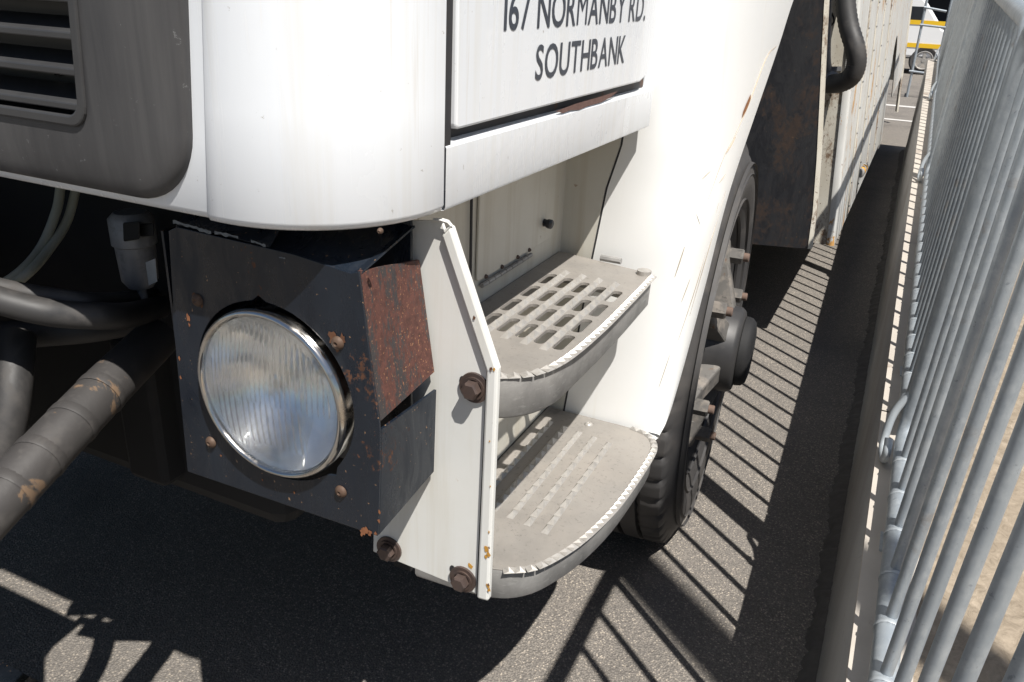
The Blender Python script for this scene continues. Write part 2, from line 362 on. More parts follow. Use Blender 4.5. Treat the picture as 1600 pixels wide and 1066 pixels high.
# --- corner shell
def cab_plan(off=0.0):
    pts = [(-.5358, YF+.009+off), (-.5350, YF+.0015+off), (-.5325, YF+off)]
    for k in range(17):
        a = R(-90+90*k/16)
        pts.append((-.520+(.140-off)*math.cos(a)*1.0, YF+.145+(.145-off)*math.sin(a)))
    pts.append((XS-off, .6755)); return pts
def shell(profile, plan, b=None):
    b = b or MB()
    rows = []
    for off, z in profile: rows.append([(x+.10*(z-ZL)*max(0, 1-max(0, i-2)/9), y, z) for i, (x, y) in enumerate(plan(off))])
    return b.grid(rows)
prof = [(.045, ZL+.012), (.030, ZL+.004), (.010, ZL-.001), (.003, ZL+.002), (0, ZL+.008), (0, ZL+.1), (0, ZL+.3), (0, 1.9)]
shell(prof, cab_plan).obj('corner_panel', W, truck, smooth=50)
for px, py in ((594, 360),):         # small rust bleed at the lip
    p = on(px, py, 'z', ZL+.006)
    screw(truck, p+Vector((0.001, -.001, 0)), (.3, -1, 0), .0026)
# --- front panel with its grille surround
def fp_low(off, z): return [(-2.75, YF+.006+off), (-.62, YF+.006+off), (-.555, YF+.006+off), (-.5365, YF+.0068+off)]
rows = []
for off, z in prof[:6]+[(0, 1.9)]:
    if z > 1.3: break
    zz = min(z, 1.222); rows.append([(x+(.10*(zz-ZL) if i == 3 else 0), y, zz) for i, (x, y) in enumerate(fp_low(off, zz))])
MB().grid(rows).obj('front_panel', W, truck, smooth=50)
rows = []
for k in range(9):
    z = 1.222+(1.9-1.222)*k/8; rows.append([(-.64, YF+.006, z), (-.56+.1*(z-ZL), YF+.006, z), (-.5365+.1*(z-ZL), YF+.0068, z)])
MB().grid(rows).obj('front_panel', W, truck, smooth=50)
rows = [[(-2.75, YF+.006, z), (-.60, YF+.006, z)] for z in (1.70, 1.9)]
MB().grid(rows).obj('front_panel', W, truck)
rows = []
for z in (ZL+.012, 1.3, 1.6, 1.9): rows.append([(-.60+.1*(z-ZL), YF+.012, z), (-.50+.1*(z-ZL), YF+.014, z)])
MB().grid(rows).obj('seam_backing', W, truck)
# grille surround : domed rounded frame lying on the front panel
gx1 = -.5485; gx0 = -2.70; gz0 = 1.160; gz1 = 1.72
NR = 10
def gfn(u, v, w_): return (u+.10*(v-1.2)*(1 if u > -1 else 0), YF+.005-w_, v)
lo_ = rrect(gx0, gx1, gz0, gz1, .064, NR); li_ = rrect(gx0+.094, -.660, 1.226, gz1-.066, .018, NR)
rows = []
for (o_, i_) in zip(lo_+lo_[:1], li_+li_[:1]):
    o_, i_ = Vector(o_), Vector(i_); d = i_-o_; n_d = d.normalized(); L = d.length; r_ = []
    for q, h in ((0, -.006), (0, .002), (.0025, .006), (.006, .0085), (.012, .0105), (.024, .0125), (L*.5, .0145), (L-.012, .0150), (L-.005, .0150), (L-.0015, .0140), (L, .0115), (L, -.020)):
        p_ = o_+n_d*q; r_.append(gfn(p_.x, p_.y, h))
    rows.append(r_)
sur = MB().grid(rows).obj('grille_surround', PLASTIC, truck, smooth=35)
rim = rrect(gx0+.094, -.656, 1.220, gz1-.064, .019, 5)
plate('opening_rim', rim, [rrect(gx0+.104, -.666, 1.230, gz1-.074, .014, 5)], .006, lambda u, v, w_: (u+.10*(v-1.2)*(1 if u > -1 else 0), YF-.0070-w_, v), SLAT, sur, bevel=.002)
MB().box((gx0+.09, YF+.052, 1.20), (-.62, YF+.055, 1.70)).obj('grille_backing', SLAT, truck)
for k in range(14):
    z = 1.246+.0305*k; x1 = -.660+.1*(z-1.2)
    MB().hexa([(gx0+.1, YF-.006, z-.013), (x1, YF-.006, z-.013), (x1, YF+.034, z-.002), (gx0+.1, YF+.034, z-.002)],
              [(gx0+.1, YF-.006, z-.006), (x1, YF-.006, z-.006), (x1, YF+.034, z+.005), (gx0+.1, YF+.034, z+.005)]).obj('grille_slat', SLAT, truck, bevel=.0015)
screw(truck, on(89, 107, 'y', YF+.051), (0, -1, 0), .0075, CHROME)
# --- cab top, out of frame: windscreen band, roof
MB().box((-2.86, YF+.03, 1.90), (XS-.03, 1.42, 2.02)).obj('cab_waist', W, truck, bevel=.02)
MB().box((-2.80, YF+.07, 2.02), (XS-.07, 1.40, 2.62)).obj('cab_glazing', GLASSD, truck, bevel=.03)
MB().box((-2.86, YF+.03, 2.62), (XS-.03, 1.52, 2.78)).obj('cab_roof', W, truck, bevel=.04)
MB().box((-2.86, .56, ZL+.02), (-2.72, 1.6, 1.90)).obj('far_side_panel', W, truck)
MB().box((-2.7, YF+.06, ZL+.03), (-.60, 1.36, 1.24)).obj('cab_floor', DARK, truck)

# --- door sill strip and door
D = lambda px, py: on(px, py, 'x', XS)
sill = MB().grid([[(XS-.045, y, ZL+.014), (XS-.008, y, ZL+.000), (XS-.0015, y, ZL+.0015), (XS, y, ZL+.005), (XS, y, 1.212), (XS-.002, y, 1.2155), (XS-.018, y, 1.217)] for y in (.679, .9, 1.15, 1.372, 1.392)])
sill.obj('door_sill', W, truck, smooth=28)
MB().box((XS-.016, .66, ZL+.016), (XS-.012, .70, 1.2115)).obj('seam_backing', W, truck)
MB().box((XS-.0128, .6768, 1.2125), (XS-.0010, .6893, 1.9)).obj('door_gap_shade', GAP, truck)  # black strip put in so the gap beside the door reads as shaded
MB().box((XS-.016, .676, 1.212), (XS-.013, 1.372, 1.9)).obj('door_gap_shade', GAP, truck)  # dark sheet behind the door, gives the bottom gap its shade
dz0 = 1.2275
door_out = []
pts_r = [(1.345, 1.262), (1.335, 1.245), (1.318, 1.236)]
door_out = [(.694, dz0+.003), (.698, dz0)]+[(1.300, dz0+.004)]+[(1.322, dz0+.009), (1.337, dz0+.020), (1.348, dz0+.040), (1.375, 1.33), (1.41, 1.5), (1.41, 1.9), (.690, 1.9), (.690, 1.5)]
door = plate('door', door_out, [], .0165, lambda u, v, w_: (XS-.014+w_, u, v), W, truck, bevel=.004)
MB().box((XS-.03, 1.39, 1.17), (XS-.012, 1.62, 1.9)).obj('cab_side', W, truck, bevel=.004)
def text(body, p0, p1, h, parent, bold=.011):
    """condensed capitals, one glyph after the other, scaled to run from p0 to p1 (y, z on the door)"""
    vs = []; fs = []; x = 0.0; cuts = []
    for ch in body:
        if ch == ' ': x += .26; cuts.append((len(vs), len(fs))); continue
        cu = bpy.data.curves.new('glyph', 'FONT'); cu.body = ch; cu.size = 1; cu.resolution_u = 4; cu.offset = 0 if ch == 'M' else bold
        o = bpy.data.objects.new('glyph', cu); COL.objects.link(o)
        dg = bpy.context.evaluated_depsgraph_get(); me = bpy.data.meshes.new_from_object(o.evaluated_get(dg))
        bpy.data.objects.remove(o); xs = [v.co.x for v in me.vertices]; x0, x1 = min(xs), max(xs); k = len(vs)
        vs += [(x+v.co.x-x0, v.co.y) for v in me.vertices]; fs += [tuple(k+i for i in p.vertices) for p in me.polygons]
        x += x1-x0+.085; bpy.data.meshes.remove(me)
    W_ = max(v[0] for v in vs); H_ = .70; b = MB()
    pts = [Vector((XS+.0031, p0[0]+(p1[0]-p0[0])*u/W_, p0[1]+(p1[1]-p0[1])*u/W_+v/H_*h)) for u, v in vs]
    cuts = [(0, 0)]+cuts+[(len(vs), len(fs))]
    for (v0, f0_), (v1, f1_) in zip(cuts, cuts[1:]):
        MB().add(pts[v0:v1], [tuple(i-v0 for i in f) for f in fs[f0_:f1_]]).obj('lettering', INK, parent)
a, b_ = D(832, 125), D(972, 97)
text('SOUTHBANK', (a.y, a.z), (b_.y, b_.z), .0375, door)
a, b_ = D(783, 47), D(1005, 27)
text('167 NORMANBY RD.', (a.y, a.z), (b_.y, b_.z-.004), .0385, door)
# rusted patch under the door gap
pp = [on(px, py, 'x', XS+.0006) for px, py in ((868, 174), (900, 162), (935, 152), (966, 142), (956, 151), (940, 160), (918, 166), (905, 172), (893, 172), (880, 177))]
MB().add(pp, [tuple(range(10))]).obj('rust_patch', mat('trim_rust', (.15, .085, .07), .75, 0, .8, 120, (.08, .045, .035)), truck)

# --- step recess
XI = -.532; YR = 1.408
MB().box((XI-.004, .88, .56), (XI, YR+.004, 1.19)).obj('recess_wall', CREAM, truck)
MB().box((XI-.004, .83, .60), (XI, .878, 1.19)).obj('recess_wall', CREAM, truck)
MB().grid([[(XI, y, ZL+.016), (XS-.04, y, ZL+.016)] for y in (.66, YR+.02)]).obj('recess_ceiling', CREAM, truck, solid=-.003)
seam = [(-.425, 1.20), (-.43, 1.11), (-.45, 1.03), (-.466, .89), (-.482, .72), (-.497, .55), (-.50, .50)]
def seam_x(z):
    for (x0, z0), (x1, z1) in zip(seam, seam[1:]):
        if z <= z0 and z >= z1: return x0+(x1-x0)*(z0-z)/(z0-z1)
    return -.425 if z > 1.2 else -.50
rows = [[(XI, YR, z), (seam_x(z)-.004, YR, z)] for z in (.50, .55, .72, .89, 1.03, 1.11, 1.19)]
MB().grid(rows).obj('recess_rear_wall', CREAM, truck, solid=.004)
rows = [[(seam_x(z)-.004, YR+.004, z), (seam_x(z), YR+.004, z)] for z in (.50, .55, .72, .89, 1.03, 1.11, 1.19)]
MB().grid(rows).obj('seam_sealant', GAP, truck)
# access flap with hinge and knob
A = lambda px, py, o=0: on(px, py, 'x', XI+o)
f0 = A(738, 446); f1 = A(862, 372)
fl = plate('access_flap', rrect(f0.y+.006, 1.345, f0.z+.004, 1.140, .008, 3), [], .004, lambda u, v, w_: (XI+.001+w_, u, v), CREAM, truck, bevel=.0015)
MB().tube([A(737, 300, .004), A(735, 438, .004)], .0022, 6).obj('rust_bead', GAP, truck)
h0, h1 = A(752, 447, .006), A(830, 398, .006)
hb = MB()
for k in range(9):
    q0 = h0.lerp(h1, k/9+.006); q1 = h0.lerp(h1, (k+1)/9-.006); hb.tube([q0, q1], .0040, 8)
hb.obj('hinge', BOLT if False else ALUS, fl, smooth=40)
for k in (.08, .38, .70, .95):
    q = h0.lerp(h1, k)+Vector((-.001, 0, .011)); screw(truck, q, (1, 0, 0), .0035, BOLT)
kb = A(850, 348, .005)
MB().lathe([(0, .007), (.006, .0065), (.010, .0085), (.016, .0085), (.018, .005), (.018, .0001)], kb, (1, -.25, 0), 16).obj('knob', BLKST, fl, smooth=40)

# --- guard (front mudguard)
lip_px = [(1012, 692), (1030, 680), (1045, 650), (1060, 602), (1080, 530), (1105, 435), (1130, 335), (1150, 268), (1180, 180), (1215, 78), (1240, 0)]
lip = []
for k, (px, py) in enumerate(lip_px):
    x = -.300+.030*min(1, k/6.0); lip.append(on(px, py, 'x', x))
lip += [Vector((-.268, 2.26, 1.43)), Vector((-.268, 2.45, 1.46))]
lip = lip[1:]
lips = spline(lip, 4)
def guard_pt(t, s):
    """t 0..1 bottom to top along the lip, s 0..1 from seam to lip"""
    k = t*(len(lips)-1); i = min(int(k), len(lips)-2); L = lips[i].lerp(lips[i+1], k-i)
    zs = .525 + (L.z-.60)*(1.10) if L.z < 1.2 else .525+.66+(L.z-1.2)*1.0
    zs = min(zs, L.z+.02)
    S = Vector((seam_x(zs), YR+.003, zs)); rise = max(0, min(1, (L.z-.6)/.5))
    c1 = Vector((S.x+(L.x-S.x)*.62, YR-.006, S.z+(L.z-S.z)*.35)); c2 = Vector((L.x+.006, YR+.012+(L.y-YR)*.10*rise, S.z+(L.z-S.z)*.75))
    if L.y < YR+.08: c2.y = min(c2.y, L.y-.0)
    u = 1-s; return S*u**3+c1*3*u*u*s+c2*3*u*s*s+L*s**3
MB().box((-.92, YR+.03, 1.452), (-.275, 2.80, 1.92)).obj('cab_rear_quarter', W, truck, bevel=.012)
rows = []
for i in range(61):
    t = i/60; r_ = [guard_pt(t, j/28) for j in range(29)]
    e = r_[-1]; r_ += [e+Vector((-.006, .004, -.001)), e+Vector((-.026, .006, -.002))]
    rows.append(r_)
guard = MB().grid(rows).obj('front_mudguard', GUARDW, truck, smooth=50)
def ribbon(pts_st, wdt, m, nm='scratch'):
    P = [guard_pt(t, s) for t, s in pts_st]; P = spline(P, 4); vs = []; fs = []
    for i, p in enumerate(P):
        d = (P[min(i+1, len(P)-1)]-P[max(i-1, 0)]).normalized(); view = (CAM-p).normalized(); sd = d.cross(view).normalized()
        ww = wdt*(.3+.7*math.sin(math.pi*i/(len(P)-1))); o_ = p+Vector((.8, -.5, .2)).normalized()*.0012
        vs += [o_-sd*ww, o_+sd*ww]
        if i: fs.append((2*i-2, 2*i-1, 2*i+1, 2*i))
    MB().add(vs, fs).obj(nm, m, guard)
SCR = mat('scratch_grime', (.40, .34, .26), .7, 0, .5, 90, (.22, .17, .12))
for st, wd in (([(.30, .72), (.38, .80), (.50, .84)], .0006), ([(.33, .80), (.42, .86), (.52, .90)], .0006), ([(.52, .70), (.60, .76), (.63, .84)], .0005),
               ([(.40, .55), (.44, .58)], .0010), ([(.62, .80), (.66, .86), (.72, .90), (.735, .97)], .0011), ([(.60, .77), (.62, .82)], .0018), ([(.55, .78), (.56, .83)], .0008),
               ([(.22, .62), (.28, .66)], .0006), ([(.57, .60), (.58, .66)], .0007), ([(.50, .62), (.47, .68)], .0006), ([(.36, .66), (.39, .70)], .0007)):
    ribbon(st, wd, SCR)
chip = [guard_pt(.645, .83), guard_pt(.655, .86), guard_pt(.668, .865), guard_pt(.675, .85), guard_pt(.665, .835), guard_pt(.655, .825)]
MB().add([p+Vector((.0012, -.001, .0004)) for p in chip], [tuple(range(6))]).obj('torn_rust_edge', mat('rust_tear', (.30, .13, .05), .8, 0, .7, 120, (.1, .04, .02)), guard)
# inner liner of the arch
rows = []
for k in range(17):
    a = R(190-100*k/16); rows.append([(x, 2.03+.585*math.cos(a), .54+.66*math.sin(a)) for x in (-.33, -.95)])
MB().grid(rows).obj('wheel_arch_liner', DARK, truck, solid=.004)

# --- steps (cast aluminium)
def pyramids(b, P, d, pitch, n, size, h):
    d = Vector(d).normalized(); s = Vector((d.y, -d.x, 0))
    for k in range(n):
        c = Vector(P)+d*pitch*k
        vs = [c+d*pitch*.5+s*size, c+d*pitch*.5-s*size, c-d*pitch*.5-s*size, c-d*pitch*.5+s*size, c+Vector((0, 0, h))]
        b.add(vs, [(0, 1, 4), (1, 2, 4), (2, 3, 4), (3, 0, 4)])
def make_step(name, outline, holes, rows, z, skirt, label):
    st = plate(name, outline, holes, .006, lambda u, v, w_: (u, v, z-.006+w_), ALU, truck, bevel=.0012, label=label)
    # skirt: along the exposed edge
    n = len(outline); edge = outline
    b = MB(); inner = []
    cen = Vector((sum(p[0] for p in edge)/n, sum(p[1] for p in edge)/n))
    ring = []
    for i, (u, v) in enumerate(edge):
        p = Vector((u, v)); d = (Vector(edge[(i+1) % n])-Vector(edge[i-1])).normalized(); nn = Vector((d.y, -d.x))
        if nn.dot(p-cen) < 0: nn = -nn
        o = p+nn*.0015; q = p-nn*.006
        ring.append([(o.x, o.y, z-.001), (o.x+nn.x*.001, o.y+nn.y*.001, z-.006), (o.x, o.y, z-skirt+.004), (o.x-nn.x*.003, o.y-nn.y*.003, z-skirt), (q.x, q.y, z-skirt), (q.x, q.y, z-.004)])
    ring.append(ring[0]); b.grid(ring).obj('rim', ALUS, st, smooth=50)
    for (u, v0, v1, cnt) in rows:
        b = MB(); pitch = (v1-v0)/(cnt-1); pyramids(b, (u, v0, z-.0002), (0, 1, 0), pitch, cnt, .0062, .0080)
        b.obj('tooth_row', ALUT, st)
    return st
def edge_teeth(st, path, z, pitch=.0165):
    P = spline([Vector((u, v, z)) for u, v in path], 10); L = [0]
    for p, q in zip(P, P[1:]): L.append(L[-1]+(q-p).length)
    n = int(L[-1]/pitch); b = MB()
    for k in range(n):
        s = (k+.5)*L[-1]/n; i = max(j for j in range(len(L)) if L[j] <= s); i = min(i, len(P)-2)
        t = (s-L[i])/(L[i+1]-L[i]); c = P[i].lerp(P[i+1], t); d = (P[i+1]-P[i]).normalized(); sd = Vector((d.y, -d.x, 0)); hp = L[-1]/n/2
        o = sd*.0015
        b.add([c+d*hp+o, c+d*hp-sd*.012, c-d*hp-sd*.012, c-d*hp+o, c+o*.2+Vector((0, 0, .0052))-sd*.0030, c-sd*.009+Vector((0, 0, .0015))],
              [(0, 1, 5, 4), (1, 2, 5), (2, 3, 4, 5), (3, 0, 4)])
    b.obj('edge_teeth', ALUT, st)
ZU = .900
def arc(cx, cy, rx, ry, a0, a1, n=10): return [(cx+rx*math.cos(R(a0+(a1-a0)*k/n)), cy+ry*math.sin(R(a0+(a1-a0)*k/n))) for k in range(n+1)]
UO = -.336
up_out = [(XI+.002, 1.398)] + [(UO-.045, 1.372), (UO-.012, 1.366)] + arc(UO-.014, 1.352, .014, .014, 70, 0, 4) + [(UO+.003, 1.20), (UO+.003, 1.07)] + arc(UO-.074, .945, .074, .110, 0, -90, 12) + [(-.46, .828), (-.52, .825), (XI+.002, .825)]
sx = [-.4870, -.4540, -.4215, -.3895, -.3585]; sy = [1.014, 1.087, 1.162, 1.236]
slots = [rrect(x-.0082, x+.0082, y-.029-.006*i, y+.029-.006*i, .0065, 3) for i, x in enumerate(sx) for y in sy]
def slot_dim(x): return x
trows = [((sx[i]+sx[i+1])/2, .974-.004*i, 1.276-.004*i, 13) for i in range(4)]
us = make_step('upper_step', up_out, slots, trows, ZU, .060, 'cast aluminium step with open slots and rows of teeth')
edge_teeth(us, [(UO+.001, 1.350), (UO+.0035, 1.20), (UO+.0035, 1.05), (UO-.004, .93), (UO-.024, .872), (UO-.060, .842)], ZU+.0005)
b = MB().tube([(UO-.012, 1.352, ZU-.004), (UO-.012, 1.352, ZU+.008)], .013, 14)
b.obj('corner_boss', ALUT, us, smooth=50)
MB().tube([(XI+.09, 1.385, ZU+.006), (XI+.13, 1.385, ZU+.006)], .006, 8).obj('mounting_tab', ALUS, us)
ZW = .560
lo_out = [(XI+.002, 1.400), (-.455, 1.402), (-.345, 1.402), (-.318, 1.392), (-.300, 1.372), (-.289, 1.34), (-.287, 1.28), (-.290, 1.18), (-.297, 1.10), (-.312, 1.02), (-.331, .962), (-.352, .920), (-.380, .893), (-.415, .880), (-.46, .874), (XI+.002, .872)]
lo_s = spline([Vector((u, v, 0)) for u, v in lo_out[1:-1]], 3); lo_out = [lo_out[0]]+[(p.x, p.y) for p in lo_s]+[lo_out[-1]]
trl = [(-.435, 1.022, 1.322, 12), (-.402, 1.018, 1.318, 12), (-.369, 1.012, 1.312, 12), (-.468, 1.028, 1.328, 12), (-.501, 1.034, 1.334, 12)]
ls = make_step('lower_step', lo_out, [], trl, ZW, .056, 'cast aluminium bottom step with rounded toothed edge')
edge_teeth(ls, [(-.352, 1.398), (-.318, 1.388), (-.300, 1.368), (-.290, 1.335), (-.2885, 1.27), (-.2915, 1.17), (-.299, 1.09), (-.3145, 1.01), (-.3345, .952), (-.356, .914), (-.390, .889)], ZW+.0005)
screw(ls, (-.43, 1.372, ZW), (0, 0, 1), .008, ALUT)
MB().box((-.52, .70, ZU-.05), (-.47, .84, ZU-.012)).obj('step_carrier', ALUS, truck, bevel=.002)
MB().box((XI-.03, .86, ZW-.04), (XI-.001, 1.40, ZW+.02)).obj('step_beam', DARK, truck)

# --- bracket plate in front of the steps
YBK = .690
K = lambda px, py, o=0: on(px, py, 'y', YBK-o)
bp = [K(583, 862), K(748, 930), K(766, 578), K(697, 366), K(690, 345), K(600, 345), K(590, 400)]
plate('step_bracket', [(p.x, p.z) for p in bp], [], .004, lambda u, v, w_: (u, YBK+.004-w_, v), WD, truck, bevel=.001)
fo = [K(748, 931), K(766, 936), K(781, 575), K(708, 351), K(693, 366), K(763, 578)]
fl_ = [(p.x, p.z) for p in fo]
plate('folded_edge', fl_, [], .011, lambda u, v, w_: (u, YBK-.006+w_, v), WD, truck, bevel=.003)
gp = [K(744, 929, .0008), K(749, 931, .0008), K(766, 578, .0008), K(696, 367, .0008), K(691, 368, .0008), K(760, 580, .0008)]
MB().add(gp, [(0, 1, 2, 5), (5, 2, 3, 4)]).obj('fold_groove_shade', GAP, truck)  # flat dark strip drawn for the shadow in the fold
MB().tube([K(678, 344, .004), K(690, 344, .006), K(700, 347, .006), K(705, 352, .004), K(696, 362, .004)], .0022, 6).obj('curled_sheet_edge', WD, truck)
for px, py in ((742, 605), (724, 904), (609, 857)): hexbolt(truck, K(px, py, .0002), (0, -1, 0), .0105, .010, .0175)
for px, py, s in ((733, 598, 1), (716, 893, 1)):
    p = K(px, py, .0006); MB().add([p+Vector((.004*math.cos(a)*s-.008*s+.0, 0, .006*math.sin(a)*s)) for a in [k*math.pi/5 for k in range(10)]], [tuple(range(10))]).obj('bolt_slot_edge', GAP, truck)
def chipmark(px, py, r, ax, val, m=CHIP, parent=truck, seed=0):
    rnd = random.Random(px*7+py+seed); c = on(px, py, ax, val); vs = []
    for k in range(11):
        a = 2*math.pi*k/11; q = r*rnd.uniform(.45, 1.2)
        vs.append(c+(Vector((math.cos(a)*q*.7, 0, math.sin(a)*q)) if ax == 'y' else Vector((0, math.cos(a)*q, math.sin(a)*q*.7))))
    MB().add(vs, [tuple(range(11))]).obj('paint_chip', m, parent)
YC = YBK-.0067
for px, py, r in ((760, 858, .0042), (763, 866, .0050), (759, 871, .0032), (762, 916, .0044), (764, 922, .0034), (764, 832, .0022), (772, 577, .0022), (765, 690, .0014), (766, 760, .0014)): chipmark(px, py, r, 'y', YC)
for px, py, r in ((735, 884, .0046), (757, 726, .0016)): chipmark(px, py, r, 'y', YBK-.0005)
RCH = mat('rust_chip', (.10, .045, .025), .8, 0, .6, 120, (.2, .08, .03))
for px, py, r in ((764, 856, .0022), (763, 914, .0022), (767, 577, .0030), (741, 497, .0026)): chipmark(px, py, r, 'y', YC-.0004, RCH, seed=3)

# --- headlight housing
YH = .575
Hx = lambda px, py, o=0: on(px, py, 'y', YH-o)
hl = Hx(428, 616)
TL, TR, BL, BR = Hx(262, 352), Hx(563, 424), Hx(293, 737), Hx(592, 838)
HC = Vector((-.5215, YH, .9590)); HR = .0950
FRX = [Hx(560, 425), Hx(572, 518), Hx(584, 608), Hx(592, 660), Hx(593, 674), Hx(593, 740), Hx(590, 838)]
out = [(BL.x, BL.z)]+[(p.x, p.z) for p in reversed(FRX)]+[ (Hx(548, 427).x, Hx(548, 427).z), (Hx(460, 398).x, Hx(460, 398).z), (TL.x+.012, TL.z), (TL.x, TL.z-.006), (Hx(270, 470).x, Hx(270, 470).z), (Hx(272, 500).x-.002, Hx(272, 500).z)]
hole = []
for k in range(72):
    a = 2*math.pi*k/72; r = HR+.0055
    if k in (19, 72-9): r += .006
    elif k in (18, 20, 72-8, 72-10): r += .0005
    hole.append((HC.x+r*math.cos(a), HC.z+r*math.sin(a)))
housing = plate('headlight_housing', out, [hole], .003, lambda u, v, w_: (u, YH+.003-w_, v), BLKST, truck, bevel=.0006)
# side cheeks: upper (heavily rusted) and lower, with the open slot between
def cheek(nm, pts, m, lab):
    vs = []
    for (x, y, z) in pts: vs.append((x, y, z))
    n = len(vs); vi = [(x-.003, y, z) for x, y, z in vs]
    MB().add(vs+vi, [tuple(range(n)), tuple(range(2*n-1, n-1, -1))]+[(i, (i+1) % n, n+(i+1) % n, n+i) for i in range(n)]).obj(nm, m, housing, label=lab)
kb_ = [K(660, 404), K(683, 578), K(686, 606), K(682, 733)]
fr = FRX
def V(p, y): return (p.x, y, p.z)
YE = YBK-.006
cheek('side_plate', [V(fr[0], YH+.0032), V(kb_[0], YE), V(kb_[1], YE), V(fr[3], YH+.0032), V(fr[2], YH+.0032), V(fr[1], YH+.0032)], RUSTY, 'black side plate flaking with red brown rust')
cheek('side_plate', [V(fr[4], YH+.0032), V(kb_[2], YE), V(kb_[3], YE), V(fr[6], YH+.0032), V(fr[5], YH+.0032)], BLKST, None)
MB().box((BL.x, YH+.006, BL.z+.004), (BL.x+.003, YE, TL.z-.01)).obj('side_plate', BLKST, housing)
tp_ = [Hx(270, 352), Hx(360, 374), Hx(460, 399), Hx(548, 427), Hx(560, 426)]
MB().grid([[p+Vector((0, .0034, -.001)), Vector((p.x, YE-.012, min(ZL+.006, p.z+.022)))] for p in tp_]).obj('top_sheet', BLKST, housing, solid=.002)
MB().box((BL.x+.004, YE-.010, BL.z+.01), (FRX[0].x-.006, YE-.006, ZL+.008)).obj('slot_shade_sheet', BLKST, housing)  # black sheet added to darken the interior seen through the side slot
# bent top flange, flaking
tf = [Hx(275, 350), Hx(330, 362), Hx(400, 380), Hx(420, 385)]
MB().grid([[p, p+Vector((0, .016, .010+.004*(i % 2)))] for i, p in enumerate(tf)]).obj('top_flange', BLKST, housing, solid=.002)
FLK = mat('flaked_grey_edge', (.16, .18, .20), .7, 0, .6, 200, (.06, .07, .08))
for (x0, y0, x1, y1, t_) in ((270, 346, 300, 354, 4), (300, 354, 330, 364, 4), (335, 362, 372, 371, 4), (392, 376, 415, 384, 3), (436, 402, 446, 404, 1.5)):
    p, q = Hx(x0, y0, .0006), Hx(x1, y1, .0006); n = 8; vs = []
    for i in range(n+1): vs.append(p.lerp(q, i/n)+Vector((0, 0, .0006*t_*random.uniform(.2, .9))))
    for i in range(n, -1, -1): vs.append(p.lerp(q, i/n)-Vector((0, 0, .0008*t_*random.uniform(.2, .9))))
    MB().add(vs, [tuple(range(len(vs)))]).obj('flaked_paint', FLK, housing)
for px, py in ((309, 469), (528, 536), (330, 691), (533, 768)): screw(housing, Hx(px, py, .0002), (0, -1, 0), .0068)
for px, py, r in ((519, 528, .007), (535, 529, .006), (527, 545, .004), (303, 462, .004), (315, 478, .003)): chipmark(px, py, r, 'y', YH-.0005, RCH, housing)
RL = mat('rust_bloom', (.30, .12, .05), .85, 0, .8, 150, (.14, .05, .025))
for px, py, r in ((294, 497, .005), (296, 508, .003), (572, 828, .006), (566, 832, .005), (578, 833, .004), (587, 834, .003), (592, 815, .003), (593, 800, .0025), (280, 560, .003), (282, 590, .0025), (345, 712, .002), (410, 750, .002), (460, 770, .002)): chipmark(px, py, r, 'y', YH-.0005, RL, housing)
# headlight : bezel, fluted lens, reflector, bulb
lamp_c = HC+Vector((0, -.006, 0))
bz = [(.010, HR-.001), (-.002, HR), (-.008, HR-.0015), (-.0110, HR-.0040), (-.0110, HR-.0060), (-.0085, HR-.0078), (-.002, HR-.0085), (.010, HR-.0090)]
MB().lathe([(h, r) for h, r in bz], HC, (0, 1, 0), 72).obj('bezel', CHROME, housing, smooth=60)
LR = HR-.0088
def capz(r): return -.0075-.0095*(1-(r/LR)**2)
def flute(x, z):
    """moulded ribs on the back of the glass"""
    r = math.hypot(x, z)
    if r > LR*.91: return 0
    e = min(1, (LR*.91-r)/.004); p, a = .0062, .0019
    if z < -.006:
        if x < -.034: p, a = .0085, .0012
        elif x > .046: return .0
        elif z < -.055: return 0
        else: p, a = .0078, .0020
    if abs(z+.006) < .0008: return .001*e
    return a*e*abs(math.cos(math.pi*x/p))
nc, nw = 300, 56; vs = []; fs = []
for side in (0, 1):
    k0 = len(vs)
    for i in range(nc+1):
        x = -LR+2*LR*i/nc; x = max(-LR*.9995, min(LR*.9995, x)); zm = math.sqrt(LR*LR-x*x)
        for j2 in range(nw+1):
            z = zm*(-1+2*j2/nw); r = math.hypot(x, z)
            vs.append((HC.x+x, HC.y+capz(r)+(.0032+flute(x, z) if side else 0), HC.z+z))
    fs += [(k0+i*(nw+1)+j2, k0+i*(nw+1)+j2+1, k0+(i+1)*(nw+1)+j2+1, k0+(i+1)*(nw+1)+j2) for i in range(nc) for j2 in range(nw)]
N1 = (nc+1)*(nw+1)
loop = [i*(nw+1) for i in range(nc+1)]+[nc*(nw+1)+j2 for j2 in range(1, nw+1)]+[i*(nw+1)+nw for i in range(nc-1, -1, -1)]+[j2 for j2 in range(nw-1, 0, -1)]
fs += [(loop[k], loop[(k+1) % len(loop)], N1+loop[(k+1) % len(loop)], N1+loop[k]) for k in range(len(loop))]
MB().add(vs, fs).obj('lens', LENS, housing, smooth=40)
pr = [(.062*(1-(r/LR)**2)-.003, r) for r in [LR*k/24 for k in range(24, 2, -1)]]+[(.062, .0001)]
MB().lathe(pr, HC, (0, 1, 0), 64).obj('reflector', REFL, housing, smooth=180)
MB().lathe([(.058, .010), (.030, .010), (.028, .006), (.014, .006), (.006, .0045), (.003, .0001)], HC, (0, 1, 0), 16).obj('bulb', CHROME, housing, smooth=50)
MB().lathe([(-.002, LR+.0008), (.015, LR+.004), (.03, LR*.9), (.07, LR*.5), (.075, .0001)], HC, (0, 1, 0), 40).obj('lamp_bowl', DARK, housing, smooth=50)

